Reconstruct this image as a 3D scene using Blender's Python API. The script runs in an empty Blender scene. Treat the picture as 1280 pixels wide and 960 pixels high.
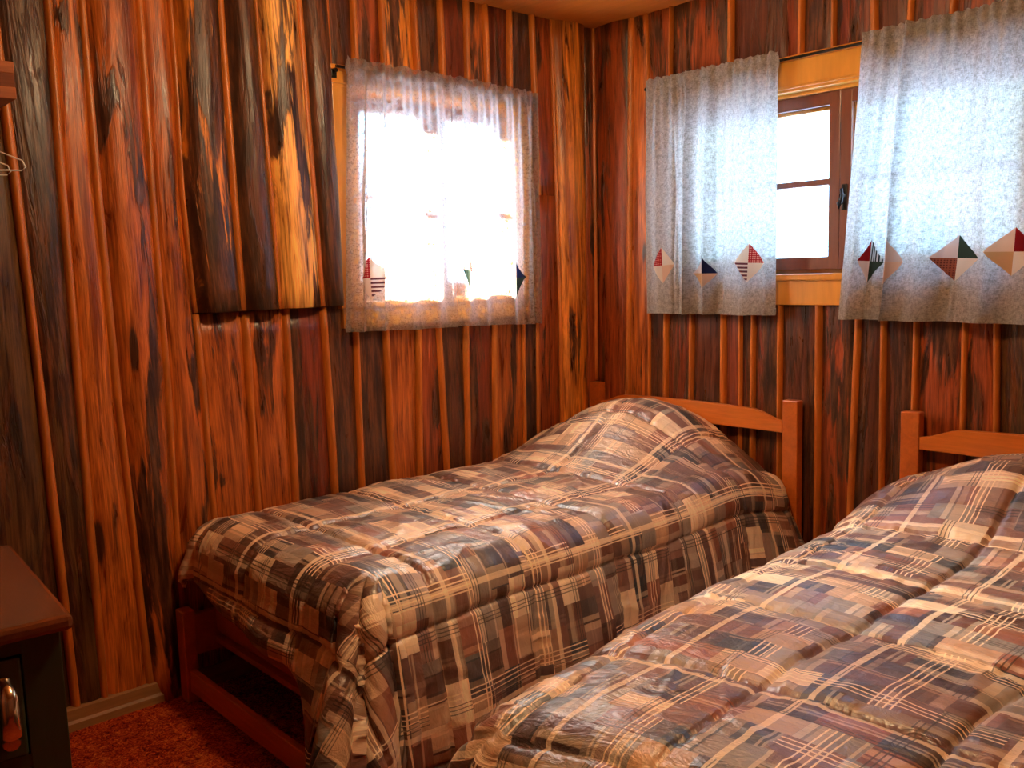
import bpy, bmesh, math, random
from mathutils import Vector, Matrix, noise
random.seed(7)
COL = bpy.context.scene.collection
PI = math.pi
# ------------------------------------------------------------------ helpers
def link(o, parent=None):
    COL.objects.link(o)
    if parent: o.parent = parent
    return o
def tag(o, label, cat, group=None, kind=None):
    o['label'] = label
    if cat: o['category'] = cat
    if group: o['group'] = group
    if kind: o['kind'] = kind
    return o
def struct(o, label=None):
    o['kind'] = 'structure'
    if label: o['label'] = label
    return o
def empty(name, loc=(0, 0, 0), rz=0, parent=None):
    o = bpy.data.objects.new(name, None); link(o, parent)
    o.location = loc; o.rotation_euler = (0, 0, rz); o.empty_display_size = .1
    return o
def mesh_obj(name, bm, mats, parent=None, smooth=False, origin=None):
    me = bpy.data.meshes.new(name)
    if origin is not None:
        bmesh.ops.translate(bm, verts=bm.verts, vec=-Vector(origin))
    bm.to_mesh(me); bm.free()
    for m in (mats if isinstance(mats, (list, tuple)) else [mats]): me.materials.append(m)
    if smooth:
        for p in me.polygons: p.use_smooth = True
    o = bpy.data.objects.new(name, me); link(o, parent)
    if origin is not None: o.location = origin
    return o
def box(bm, c, s, bev=0, rot=None, seg=2, mat=0):
    r = bmesh.ops.create_cube(bm, size=1)
    vs = r['verts']
    bmesh.ops.scale(bm, vec=s, verts=vs)
    if bev:
        es = list({e for v in vs for e in v.link_edges})
        rr = bmesh.ops.bevel(bm, geom=es, offset=bev, segments=seg, profile=.5, affect='EDGES')
        vs = list({v for f in rr['faces'] for v in f.verts} | {v for v in vs if v.is_valid})
    if rot is not None: bmesh.ops.rotate(bm, verts=vs, cent=(0, 0, 0), matrix=rot)
    bmesh.ops.translate(bm, verts=vs, vec=c)
    for v in vs:
        for f in v.link_faces: f.material_index = mat
    return vs
def box6(bm, x0, x1, y0, y1, z0, z1, bev=0, mat=0):
    return box(bm, ((x0+x1)/2, (y0+y1)/2, (z0+z1)/2), (abs(x1-x0), abs(y1-y0), abs(z1-z0)), bev, mat=mat)
def tube(bm, pts, r, n=10, closed=False, cap=True):
    pts = [Vector(p) for p in pts]; rings = []; N = len(pts)
    for i, p in enumerate(pts):
        a = pts[(i-1) % N] if (i or closed) else p; b = pts[(i+1) % N] if (i < N-1 or closed) else p
        t = (b-a).normalized(); up = Vector((0, 0, 1)) if abs(t.z) < .9 else Vector((1, 0, 0))
        x = t.cross(up).normalized(); y = x.cross(t)
        rr = r[i] if isinstance(r, (list, tuple)) else r
        rings.append([bm.verts.new(p + (x*math.cos(2*PI*k/n)+y*math.sin(2*PI*k/n))*rr) for k in range(n)])
    m = N if closed else N-1
    for i in range(m):
        A, B = rings[i], rings[(i+1) % N]
        for k in range(n): bm.faces.new((A[k], A[(k+1) % n], B[(k+1) % n], B[k]))
    if cap and not closed:
        bm.faces.new(rings[0]); bm.faces.new(rings[-1][::-1])
def prism(bm, outline, axis, a0, a1):
    """outline: list of 2D points, extruded along axis ('x' or 'y')"""
    def P(p, a): return (a, p[0], p[1]) if axis == 'x' else ((p[0], a, p[1]) if axis == 'y' else (p[0], p[1], a))
    A = [bm.verts.new(P(p, a0)) for p in outline]; B = [bm.verts.new(P(p, a1)) for p in outline]
    n = len(outline); bm.faces.new(A[::-1]); bm.faces.new(B)
    for i in range(n): bm.faces.new((A[i], A[(i+1) % n], B[(i+1) % n], B[i]))
    bmesh.ops.recalc_face_normals(bm, faces=bm.faces)
def noi(x, y, z=0.0): return noise.noise(Vector((x, y, z)))

# ------------------------------------------------------------------ node helper
class NT:
    def __init__(s, name):
        s.m = bpy.data.materials.new(name); s.m.use_nodes = True; s.t = s.m.node_tree
        for n in list(s.t.nodes): s.t.nodes.remove(n)
        s.out = s.t.nodes.new('ShaderNodeOutputMaterial')
    def n(s, typ, ins=None, **kw):
        nd = s.t.nodes.new(typ)
        for k, v in kw.items(): setattr(nd, k, v)
        if ins:
            for k, v in ins.items(): s.set(nd.inputs[k], v)
        return nd
    def set(s, sock, v):
        if isinstance(v, bpy.types.NodeSocket): s.t.links.new(v, sock)
        elif isinstance(v, bpy.types.Node): s.t.links.new(v.outputs[0], sock)
        else:
            if isinstance(v, (tuple, list)) and len(v) == 3 and sock.type == 'RGBA': v = (*v, 1)
            sock.default_value = v
    def math(s, op, a, b=0.0, c=0.0, clamp=False):
        nd = s.n('ShaderNodeMath', {0: a, 1: b, 2: c}, operation=op, use_clamp=clamp); return nd.outputs[0]
    def mix(s, f, a, b, bt='MIX'):
        nd = s.n('ShaderNodeMix', None, data_type='RGBA', blend_type=bt)
        s.set(nd.inputs[0], f); s.set(nd.inputs[6], a); s.set(nd.inputs[7], b); return nd.outputs[2]
    def ramp(s, fac, stops, interp='LINEAR'):
        nd = s.n('ShaderNodeValToRGB', {0: fac}); cr = nd.color_ramp; cr.interpolation = interp
        while len(cr.elements) > 1: cr.elements.remove(cr.elements[-1])
        cr.elements[0].position = stops[0][0]; cr.elements[0].color = (*stops[0][1], 1)
        for p, c in stops[1:]:
            e = cr.elements.new(p); e.color = (*c, 1)
        return nd.outputs[0]
    def mr(s, v, a, b, c=0.0, d=1.0, interp='LINEAR'):
        nd = s.n('ShaderNodeMapRange', {0: v, 1: a, 2: b, 3: c, 4: d}, interpolation_type=interp); return nd.outputs[0]
    def noise(s, vec, scale, detail=3, rough=.5, dist=0, out=0):
        nd = s.n('ShaderNodeTexNoise', {'Vector': vec, 'Scale': scale, 'Detail': detail, 'Roughness': rough, 'Distortion': dist}); return nd.outputs[out]
    def scalev(s, vec, sc):
        return s.n('ShaderNodeMapping', {'Vector': vec, 'Scale': sc}).outputs[0]
    def obj(s): return s.n('ShaderNodeTexCoord').outputs['Object']
    def bsdf(s, col, rough=.5, bump=None, bdist=.01, bstr=1.0, **kw):
        b = s.n('ShaderNodeBsdfPrincipled', {'Base Color': col, 'Roughness': rough})
        for k, v in kw.items(): s.set(b.inputs[k.replace('_', ' ')], v)
        if bump is not None:
            bp = s.n('ShaderNodeBump', {'Height': bump, 'Distance': bdist, 'Strength': bstr}); s.t.links.new(bp.outputs[0], b.inputs['Normal'])
        return b.outputs[0]
    def fin(s, sh): s.t.links.new(sh, s.out.inputs[0]); return s.m

# ------------------------------------------------------------------ materials
def board_material():
    t = NT('slab_board')
    uv = t.n('ShaderNodeUVMap', uv_map='UVMap').outputs[0]
    col = t.n('ShaderNodeAttribute', attribute_name='tint').outputs['Color']
    prm = t.n('ShaderNodeAttribute', attribute_name='board')       # r = bark share, g = seed
    sp = t.n('ShaderNodeSeparateColor', {0: prm.outputs['Color']})
    bark, seed = sp.outputs[0], sp.outputs[1]
    su = t.n('ShaderNodeSeparateXYZ', {0: uv})
    v3 = t.n('ShaderNodeCombineXYZ', {0: su.outputs[0], 1: su.outputs[1], 2: t.math('MULTIPLY', seed, 60)}).outputs[0]
    big = t.noise(t.scalev(v3, (9, 1.3, 1)), 1, 3, .55, .6)
    mid = t.noise(t.scalev(v3, (34, 3.6, 1)), 1, 4, .65, .8)
    fine = t.noise(t.scalev(v3, (210, 6, 1)), 1, 3, .6, 0)
    # bark patches: threshold on mixed noise
    m = t.math('ADD', t.math('MULTIPLY', big, .62), t.math('MULTIPLY', mid, .38))
    thr = t.mr(bark, 0, 1, .37, .63)
    mask = t.mr(t.math('SUBTRACT', thr, m), -.018, .035, 0, 1, 'SMOOTHSTEP')
    # wood
    g = t.math('ADD', t.math('MULTIPLY', mid, .55), t.math('MULTIPLY', fine, .45))
    wood = t.mix(t.mr(g, .38, .61), t.mix(1.0, col, (.34, .22, .18), 'MULTIPLY'), t.mix(1.0, col, (1.5, 1.65, 1.6), 'MULTIPLY'))
    streak = t.noise(t.scalev(v3, (26, .9, 1)), 1, 2, .5, .4)
    wood = t.mix(t.mr(streak, .56, .68, 0, .75), wood, t.mix(1.0, col, (.30, .18, .15), 'MULTIPLY'))
    # bark colour
    bk = t.ramp(t.noise(t.scalev(v3, (60, 5, 1)), 1, 4, .7), [(.34, (.020, .006, .003)), (.48, (.062, .019, .008)), (.62, (.17, .055, .018))])
    greyb = t.noise(t.scalev(v3, (5, .8, 1)), 1, 1)
    bk = t.mix(t.mr(greyb, .45, .65, 0, .28), bk, (.055, .034, .022))
    c = t.mix(mask, wood, bk)
    # knots
    vo = t.n('ShaderNodeTexVoronoi', {'Vector': t.scalev(v3, (10.5, 2.7, 1)), 'Scale': 1.0, 'Randomness': 1.0})
    kd = t.math('ADD', vo.outputs['Distance'], t.math('MULTIPLY', t.math('SUBTRACT', mid, .5), .25))
    sel = t.math('GREATER_THAN', t.n('ShaderNodeSeparateColor', {0: vo.outputs['Color']}).outputs[0], .62)
    kn = t.math('MULTIPLY', t.mr(kd, .13, .20, 1, 0, 'SMOOTHSTEP'), sel)
    ring = t.math('MULTIPLY', t.mr(kd, .17, .30, 1, 0, 'SMOOTHSTEP'), sel)
    c = t.mix(t.math('MULTIPLY', ring, .45), c, t.mix(1.0, col, (.5, .36, .3), 'MULTIPLY'))
    c = t.mix(t.math('MULTIPLY', kn, .85), c, (.022, .010, .006))
    h = t.math('ADD', t.math('MULTIPLY', mask, .5), t.math('MULTIPLY', fine, .25))
    h = t.math('ADD', h, t.math('MULTIPLY', mid, .8))
    h = t.math('ADD', h, t.math('MULTIPLY', big, 1.2))
    rough = t.mr(mid, .3, .7, .24, .46)
    return t.fin(t.bsdf(c, rough, h, .006, .8, Specular_IOR_Level=.5))
M_BOARD = board_material()
def wood_material(name, base, rough=.35, sc=(30, 30, 2.2), contrast=(.6, 1.25), coat=0.3):
    t = NT(name); o = t.obj(); v = t.scalev(o, sc)
    a = t.noise(v, 1, 4, .6, .6); f = t.noise(t.scalev(o, tuple(q*5 for q in sc)), 1, 2)
    g = t.math('ADD', t.math('MULTIPLY', a, .7), t.math('MULTIPLY', f, .3))
    c = t.mix(t.mr(g, .3, .7), tuple(b*contrast[0] for b in base), tuple(min(1, b*contrast[1]) for b in base))
    return t.fin(t.bsdf(c, rough, g, .002, .4, Coat_Weight=coat, Coat_Roughness=.2))
M_BATTEN = wood_material('batten_wood', (.56, .150, .016), .42, (28, 28, 3), (.5, 1.25), .1)
M_BED = wood_material('bed_frame_wood', (.55, .125, .018), .3, (26, 26, 26), (.75, 1.15))
M_BEDRAIL = wood_material('bed_rail_wood', (.64, .165, .022), .28, (2.5, 26, 30), (.75, 1.15))
M_BACK = wood_material('wall_sheathing', (.05, .018, .008), .7)
M_CASING = wood_material('window_casing_wood', (.66, .27, .03), .34, (12, 12, 2), (.8, 1.15))
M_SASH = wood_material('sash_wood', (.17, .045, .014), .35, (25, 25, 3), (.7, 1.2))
M_CEIL = wood_material('ceiling_panel', (.60, .185, .032), .33, (1.2, 9, 4), (.75, 1.15), .2)
M_BASE = wood_material('baseboard_wood', (.36, .17, .06), .45, (20, 2, 20), (.7, 1.15), .1)
M_SHELF = wood_material('shelf_wood', (.45, .12, .03), .75, (2, 2, 26), (.45, 1.3), .05)
M_SASH2 = wood_material('shelf_core_wood', (.20, .05, .015), .85, (2, 2, 26), (.6, 1.2), 0)
M_DTOP = wood_material('dresser_top_wood', (.17, .045, .014), .22, (3, 22, 22), (.7, 1.2), .5)
M_DBODY = wood_material('dresser_dark_paint', (.030, .042, .018), .4, (20, 20, 2), (.8, 1.2), .2)
M_BOX = wood_material('box_spring_cloth', (.45, .15, .06), .9, (60, 60, 60), (.9, 1.05), 0)
def plain(name, col, rough=.5, metal=0):
    t = NT(name); n = t.noise(t.obj(), 60, 2)
    c = t.mix(t.mr(n, .3, .7), tuple(b*.85 for b in col), tuple(min(1, b*1.1) for b in col))
    return t.fin(t.bsdf(c, rough, Metallic=metal))
M_IRON = plain('black_iron', (.012, .011, .010), .35, .6)
M_WIRE = plain('white_wire', (.75, .68, .6), .3, .2)
M_CHROME = plain('chrome_pull', (.75, .70, .6), .15, 1)
M_BRASS = plain('lamp_metal', (.5, .35, .15), .3, 1)
M_MATT = plain('mattress_cloth', (.6, .5, .4), .9)
def carpet():
    t = NT('shag_carpet'); o = t.obj()
    a = t.noise(o, 75, 4, .7, 1.5); b = t.noise(o, 14, 2)
    g = t.math('ADD', t.math('MULTIPLY', a, .8), t.math('MULTIPLY', b, .2))
    c = t.ramp(g, [(.38, (.10, .005, .002)), (.48, (.55, .040, .008)), (.58, (.88, .14, .02)), (.7, (.95, .36, .07))])
    return t.fin(t.bsdf(c, .95, a, .02, 1.0, Specular_IOR_Level=.1))
M_CARPET = carpet()
def glass():
    t = NT('window_glass')
    mx = t.n('ShaderNodeMixShader'); t.set(mx.inputs[0], .05)
    t.set(mx.inputs[1], t.n('ShaderNodeBsdfTransparent', {0: (.97, .98, .97)}).outputs[0])
    t.set(mx.inputs[2], t.n('ShaderNodeBsdfGlossy', {'Roughness': .02}).outputs[0])
    return t.fin(mx.outputs[0])
M_GLASS = glass()
def curtain_mat(name='curtain_linen', base=(.44, .39, .35), tr=.042, trl=.5):
    t = NT(name); uv = t.n('ShaderNodeUVMap', uv_map='UVMap').outputs[0]
    a = t.noise(t.scalev(uv, (300, 90, 1)), 1, 3, .7); b = t.noise(t.scalev(uv, (90, 300, 1)), 1, 3, .7)
    w = t.math('ADD', t.math('MULTIPLY', a, .5), t.math('MULTIPLY', b, .5))
    blot = t.noise(uv, 60, 4, .75)
    ww = t.math('ADD', t.math('MULTIPLY', w, .6), t.math('MULTIPLY', blot, .4))
    col = t.mix(t.mr(ww, .40, .60), tuple(q*.58 for q in base), tuple(min(1, q*1.35) for q in base))
    dif = t.n('ShaderNodeBsdfDiffuse', {0: col}).outputs[0]
    trn = t.n('ShaderNodeBsdfTranslucent', {0: col}).outputs[0]
    m1 = t.n('ShaderNodeMixShader', {0: trl, 1: dif, 2: trn}).outputs[0]
    tp = t.n('ShaderNodeBsdfTransparent', {0: (1, 1, 1)}).outputs[0]
    rf = t.n('ShaderNodeBsdfRefraction', {'Color': (.95, .95, .95, 1), 'Roughness': .75, 'IOR': 1.15}).outputs[0]
    th = t.n('ShaderNodeMixShader', {0: .95, 1: tp, 2: rf}).outputs[0]
    # a woven cloth lets less light straight through where it turns edge-on in a fold
    face = t.math('POWER', t.math('SUBTRACT', 1.0, t.n('ShaderNodeLayerWeight', {0: .5}).outputs[1]), 2.2)
    m2 = t.n('ShaderNodeMixShader', {0: t.math('MULTIPLY', t.mr(ww, .44, .58, tr*.02, tr*2.6), face), 1: m1, 2: th}).outputs[0]
    return t.fin(m2)
M_CURT = curtain_mat()
M_CURT_LIT = curtain_mat('sunlit_curtain_linen', (.62, .53, .46), .60, .66)  # same linen made paler and more see-through, window glare put into it
def patch_mat(name, col, col2=None, pat=None):
    t = NT(name); uv = t.n('ShaderNodeUVMap', uv_map='UVMap').outputs[0]
    c = col
    if pat == 'dots':
        vo = t.n('ShaderNodeTexVoronoi', {'Vector': uv, 'Scale': 130.0, 'Randomness': 0.0})
        c = t.mix(t.math('LESS_THAN', vo.outputs['Distance'], .3), col, col2)
    elif pat == 'stripes':
        s = t.n('ShaderNodeSeparateXYZ', {0: uv}).outputs[1]
        c = t.mix(t.math('GREATER_THAN', t.math('FRACT', t.math('MULTIPLY', s, 70)), .5), col, col2)
    elif pat == 'diag':
        sp = t.n('ShaderNodeSeparateXYZ', {0: uv})
        c = t.mix(t.math('GREATER_THAN', t.math('FRACT', t.math('MULTIPLY', sp.outputs[0], 90)), .5), col, col2)
    dif = t.n('ShaderNodeBsdfDiffuse', {0: c}).outputs[0]; trn = t.n('ShaderNodeBsdfTranslucent', {0: c}).outputs[0]
    return t.fin(t.n('ShaderNodeMixShader', {0: .5, 1: dif, 2: trn}).outputs[0])
KM = {'r': patch_mat('kite_red_dotted', (.42, .02, .025), (.75, .3, .25), 'dots'),
      'R': patch_mat('kite_dark_red', (.25, .012, .015)),
      'c': patch_mat('kite_cream', (.85, .72, .60)), 'C': patch_mat('kite_pale_pink', (.72, .55, .50)),
      't': patch_mat('kite_tan', (.62, .33, .15)), 'T': patch_mat('kite_peach', (.80, .52, .36)),
      's': patch_mat('kite_striped', (.85, .72, .62), (.16, .05, .06), 'stripes'),
      'd': patch_mat('kite_ticking', (.5, .6, .66), (.03, .04, .05), 'diag'),
      'n': patch_mat('kite_navy', (.025, .025, .07)), 'g': patch_mat('kite_dark_green', (.04, .06, .045)),
      'b': patch_mat('kite_brown_check', (.33, .10, .06), (.15, .04, .03), 'dots')}
def plaid():
    t = NT('patchwork_plaid'); uv = t.n('ShaderNodeUVMap', uv_map='UVMap').outputs[0]
    s = t.n('ShaderNodeSeparateXYZ', {0: uv}); U, V = s.outputs[0], s.outputs[1]
    W, H = .105, .060
    row = t.math('FLOOR', t.math('DIVIDE', V, H))
    rr = t.n('ShaderNodeTexWhiteNoise', {'W': row}, noise_dimensions='1D').outputs[0]
    colf = t.math('FLOOR', t.math('ADD', t.math('DIVIDE', U, W), t.math('MULTIPLY', rr, 3.0)))
    wn = t.n('ShaderNodeTexWhiteNoise', {'Vector': t.n('ShaderNodeCombineXYZ', {0: colf, 1: row}).outputs[0]}, noise_dimensions='2D')
    rc = t.n('ShaderNodeSeparateColor', {0: wn.outputs['Color']})
    ra, rb, rg = rc.outputs[0], rc.outputs[1], rc.outputs[2]
    BR, DB, SL, TN, CR, RU, GR, BK = (.17, .076, .052), (.050, .022, .016), (.034, .040, .048), (.58, .37, .215), (.88, .67, .44), (.27, .085, .042), (.30, .25, .20), (.026, .018, .016)
    def bands(x, P, seq):
        f = t.math('FRACT', t.math('DIVIDE', x, P)); st = []; p = 0
        for w, c in seq: st.append((p, c)); p += w
        return t.ramp(f, [(q/p, c) for q, c in st], 'CONSTANT')
    uu = t.math('ADD', U, t.math('MULTIPLY', t.math('FLOOR', t.math('MULTIPLY', ra, 4)), .083))
    vv = t.math('ADD', V, t.math('MULTIPLY', t.math('FLOOR', t.math('MULTIPLY', rb, 4)), .061))
    A = bands(uu, .37, [(3.4, BR), (2.8, SL), (.9, CR), (.3, BK), (1.5, TN), (2.8, DB), (.35, CR), (.35, DB), (.35, CR), (1.8, RU), (1.2, CR), (2.2, GR), (.25, BK), (2.4, BR), (.4, BK), (.9, TN)])
    B = bands(vv, .33, [(2.0, TN), (2.8, BR), (.3, CR), (.3, BR), (.3, CR), (2.0, DB), (1.2, CR), (.3, BK), (.4, TN), (.3, BK), (2.7, SL), (1.1, GR), (2.0, RU), (.3, TN), (.9, CR), (2.2, BR)])
    cell = t.ramp(rg, [(0, BR), (.18, SL), (.36, TN), (.47, DB), (.62, RU), (.68, GR), (.80, BR), (.90, CR)], 'CONSTANT')
    ab = t.mix(t.mr(t.math('GREATER_THAN', rb, .45), 0, 1, .15, .85), A, B)
    c = t.mix(.36, cell, ab)
    def lines(x, P, offs, w):
        f = t.math('FRACT', t.math('DIVIDE', x, P)); r = None
        for o in offs:
            q = t.math('LESS_THAN', t.math('ABSOLUTE', t.math('SUBTRACT', f, o)), w/P/2)
            r = q if r is None else t.math('MAXIMUM', r, q)
        return r
    some, rest = t.math('GREATER_THAN', ra, .35), t.math('GREATER_THAN', rb, .45)
    l1 = t.math('MULTIPLY', lines(U, .27, (.18, .225, .27, .315), .0034), some); l2 = t.math('MULTIPLY', lines(V, .23, (.52, .57, .62), .0034), some)
    l1w = lines(U, .31, (.72,), .014); l2w = lines(V, .35, (.2,), .013)
    c = t.mix(t.math('MULTIPLY', l1w, .62), c, CR); c = t.mix(t.math('MULTIPLY', l2w, .6), c, CR)
    c = t.mix(t.math('MULTIPLY', t.math('MAXIMUM', l1, l2), .85), c, (.86, .64, .42))
    d1 = t.math('MULTIPLY', lines(U, .19, (.50, .55, .60), .0028), rest); d2 = t.math('MULTIPLY', lines(V, .17, (.12, .17, .22), .0028), rest)
    c = t.mix(t.math('MULTIPLY', t.math('MAXIMUM', d1, d2), .75), c, BK)
    c = t.mix(1.0, c, (1.36, 1.38, 1.42), 'MULTIPLY')
    wr = t.noise(t.scalev(uv, (9, 22, 1)), 1, 4, .6, 1.2); wr2 = t.noise(uv, 45, 3, .6, .8)
    h = t.math('ADD', wr, t.math('MULTIPLY', wr2, .25))
    return t.fin(t.bsdf(c, .37, h, .02, .4, Specular_IOR_Level=.85))
M_PLAID = plaid()

# ------------------------------------------------------------------ walls of slab boards and battens
CAM = Vector((2.804, -3.040, 1.290)); FPX = 1150.0
RGT = Vector((0.66957, 0.74219, -0.02887)); UPV = Vector((-0.07082, 0.10249, 0.99221)); FWD = Vector((-0.73936, 0.66231, -0.12118))
def survey(px, py, axis, val=0.0):
    """measured photo point -> point on a wall plane (metres); used only to read off the boards' real positions"""
    d = RGT*((px-640)/FPX) - UPV*((py-480)/FPX) + FWD
    t = (val-CAM[axis])/d[axis]; return CAM + d*t
class Wall:
    def __init__(s, place):
        s.bm = bmesh.new(); s.uv = s.bm.loops.layers.uv.new('UVMap')
        s.tint = s.bm.loops.layers.float_color.new('tint'); s.prm = s.bm.loops.layers.float_color.new('board'); s.place = place
    def paint(s, faces, tint, bark, seed):
        for f in faces:
            for l in f.loops:
                l[s.tint] = (*tint, 1); l[s.prm] = (bark, seed, 0, 1)
    def strip(s, L, R, z0, z1, bulge, d0, tint, bark, mat=0, wav=.006, alo=-99, ahi=99, nz=None, nu=9, power=2.0):
        seed = random.random(); nz = nz or max(4, int((z1-z0)/.07)); fs = []; rows = []
        for i in range(nz+1):
            z = z0+(z1-z0)*i/nz
            a = L(z)+wav*noi(seed*50, z*2.1); b = R(z)+wav*noi(seed*50+9, z*2.3)
            if a > b: a, b = b, a
            a = max(a, alo); b = min(b, ahi)
            if b-a < .004: b = a+.004
            row = []
            for k in range(nu):
                q = k/(nu-1); e = abs(2*q-1)
                d = d0+bulge*(1-e**power)**.5*(1+.18*noi(seed*30+3, z*1.7, q*2))
                row.append((a+(b-a)*q, z, d))
            row = [(row[0][0], z, 0)]+row+[(row[-1][0], z, 0)]
            rows.append([(s.bm.verts.new(s.place(*p)), (p[0]-a, p[1])) for p in row])
        for i in range(nz):
            for k in range(len(rows[0])-1):
                q = [rows[i][k], rows[i][k+1], rows[i+1][k+1], rows[i+1][k]]
                f = s.bm.faces.new([v for v, _ in q]); f.material_index = mat; f.smooth = True
                for l, (_, u) in zip(f.loops, q): l[s.uv].uv = (u[0]+seed*3, u[1]+seed*7)
                fs.append(f)
        for r in (rows[0], rows[-1]):
            f = s.bm.faces.new([v for v, _ in r]); f.material_index = mat; fs.append(f)
            for l, (_, u) in zip(f.loops, r): l[s.uv].uv = (u[0]+seed*3, u[1]+seed*7)
        s.paint(fs, tint, bark, seed)
    def board(s, L, R, z0, z1, bulge, tint, bark, hole=None, **kw):
        d0 = kw.pop('d0', .004)
        if hole is None: s.strip(L, R, z0, z1, bulge, d0, tint, bark, **kw); return
        o0, o1, p0, p1 = hole
        zc = (max(z0, p0)+min(z1, p1))/2; a, b = sorted((L(zc), R(zc)))
        if b <= o0 or a >= o1 or z1 <= p0 or z0 >= p1: s.strip(L, R, z0, z1, bulge, d0, tint, bark, **kw); return
        if z0 < p0: s.strip(L, R, z0, p0, bulge, d0, tint, bark, **kw)
        if z1 > p1: s.strip(L, R, p1, z1, bulge, d0, tint, bark, **kw)
        if a < o0-.005: s.strip(L, R, max(z0, p0), min(z1, p1), bulge, d0, tint, bark, ahi=o0, **kw)
        if b > o1+.005: s.strip(L, R, max(z0, p0), min(z1, p1), bulge, d0, tint, bark, alo=o1, **kw)
    def batten(s, C, z0, z1, hole=None, w=.027, d=.030, tint=(.5, .2, .05)):
        L = lambda z: C(z)-w/2; R = lambda z: C(z)+w/2
        s.board(L, R, z0, z1, d*.55, tint, 0, hole, mat=1, wav=.003, d0=d*.45, nu=5, power=2.6, nz=None)
    def finish(s, name):
        bmesh.ops.recalc_face_normals(s.bm, faces=s.bm.faces)
        o = mesh_obj(name, s.bm, [M_BOARD, M_BATTEN, M_BACK]); return struct(o)
ZC = 2.31
def linefn(pts, axis, along):
    q = sorted([(survey(px, py, axis)[2], survey(px, py, axis)[along]) for px, py in pts])
    def fn(z):
        if z <= q[0][0]: a, b = q[0], q[1]
        elif z >= q[-1][0]: a, b = q[-2], q[-1]
        else:
            for a, b in zip(q, q[1:]):
                if a[0] <= z <= b[0]: break
        if abs(b[0]-a[0]) < 1e-6: return a[1]
        sl = (b[1]-a[1])/(b[0]-a[0])
        if z < q[0][0] or z > q[-1][0]: sl = max(-.06, min(.06, sl))
        return a[1]+sl*(z-a[0]) if z > q[0][0] else q[0][1]+sl*(z-q[0][0])
    return fn
O1, O2, OR, RU, MB, DK, CH, GN, YL = (.62, .185, .020), (.42, .095, .013), (.27, .048, .009), (.17, .027, .007), (.10, .023, .008), (.07, .018, .007), (.05, .020, .010), (.10, .040, .012), (.92, .42, .10)
# ---- left wall
wl = Wall(lambda a, z, d: (d, a, z))
HOLE_L = (-1.255, -.50, 1.20, 1.935)
lf = lambda *p: linefn(p, 0, 1)
cst = lambda v: (lambda z: v)
B1 = lf((5, 132), (19, 240), (48, 480), (75, 720), (94, 885)); B2 = lf((57, 0), (76, 240), (95, 480), (116, 720), (129, 875))
B3 = lf((99, 0), (120, 240), (143, 480), (170, 720), (186, 860)); B4 = lf((171, 0), (187, 240), (206, 480), (219, 680))
B5 = lf((209, 0), (225, 240), (240, 388)); B6u = lf((268, 0), (285, 240), (297, 388)); B7u = lf((311, 0), (342, 385)); B8u = lf((366, 0), (397, 385)); B9u = lf((403, 0), (418, 262))
B5l = lf((241, 392), (250, 480), (265, 650)); B6l = lf((304, 392), (309, 480), (319, 620)); B7l = lf((355, 388), (366, 605)); B8l = lf((401, 385), (415, 600))
lowL = [B8l, lf((442, 415), (449, 595)), lf((479, 414), (488, 590)), lf((520, 410), (522, 582)), lf((545, 409), (555, 575)), lf((579, 405), (582, 567)), lf((615, 405), (617, 560)), lf((652, 402), (654, 545)), lf((669, 400), (671, 540))]
b698 = lf((686, 32), (698, 380), (700, 530)); b731 = lf((727, 40), (731, 380), (732, 515))
upL = [B9u, lf((438, 0), (441, 75)), lf((473, 0), (477, 80)), lf((513, 0), (518, 89)), lf((546, 2), (550, 94)), lf((579, 9), (581, 98)), lf((602, 16), (606, 103)), lf((633, 22), (634, 108)), lf((661, 28), (669, 240)), b698]
ZL = survey(300, 388, 0)[2]           # ledge where the short logs stop
def wall_cols(w, cols, z0, z1, hole=None, **kw):
    for L, R, tint, bark, bulge in cols: w.board(L, R, z0, z1, bulge, tint, bark, hole, **kw)
off = lambda f, k: (lambda z: f(z)+k)
wall_cols(wl, [(cst(-2.62), B1, GN, .55, .018), (B1, B2, GN, .62, .02), (B2, B3, (.52, .125, .016), .18, .022), (B3, B4, O2, .40, .045), (B4, B5, O2, .26, .028)], 0, ZC, None)
wall_cols(wl, [(B5l, B6l, O2, .34, .016), (B6l, B7l, O2, .25, .016), (B7l, B8l, RU, .55, .016)], 0, ZL-.004, None)
wall_cols(wl, [(B5, B6u, O1, .70, .065), (B6u, B7u, MB, .90, .070), (B7u, B8u, YL, .52, .060), (B8u, B9u, DK, .78, .045)], ZL, ZC, HOLE_L, d0=.018)
lt = [(MB, .75), (DK, .85), (O2, .12), (OR, .30), (MB, .72), (RU, .42), (O2, .12), (CH, .9)]
wall_cols(wl, [(lowL[i], lowL[i+1], lt[i][0], lt[i][1], .012) for i in range(8)], 0, 1.60, HOLE_L)
ut = [(MB, .5), (OR, .4), (O1, .35), (MB, .62), (RU, .5), (O2, .4), (RU, .5), (DK, .7), (OR, .35)]
wall_cols(wl, [(upL[i], upL[i+1], ut[i][0], ut[i][1], .012) for i in range(9)], 1.60, ZC, HOLE_L)
wall_cols(wl, [(lowL[8], b698, OR, .2, .012)], 0, 1.60)
wall_cols(wl, [(b698, b731, O1, .22, .045), (b731, cst(-.002), OR, .45, .016)], 0, ZC)
for C in (B1, B2, B3, B4): wl.batten(C, 0, ZC)
wl.batten(B5, ZL, ZC, w=.02); wl.batten(B6u, ZL, ZC, w=.03, d=.05); wl.batten(B7u, ZL, ZC, w=.022, d=.05); wl.batten(B8u, ZL, ZC, w=.03, d=.045)
for C in (B5l, B6l, B7l, B8l): wl.batten(C, 0, ZL-.004)
for i in (1, 2, 3, 4, 5, 6): wl.batten(lowL[i], 0, 1.6, HOLE_L, w=.024)
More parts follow.
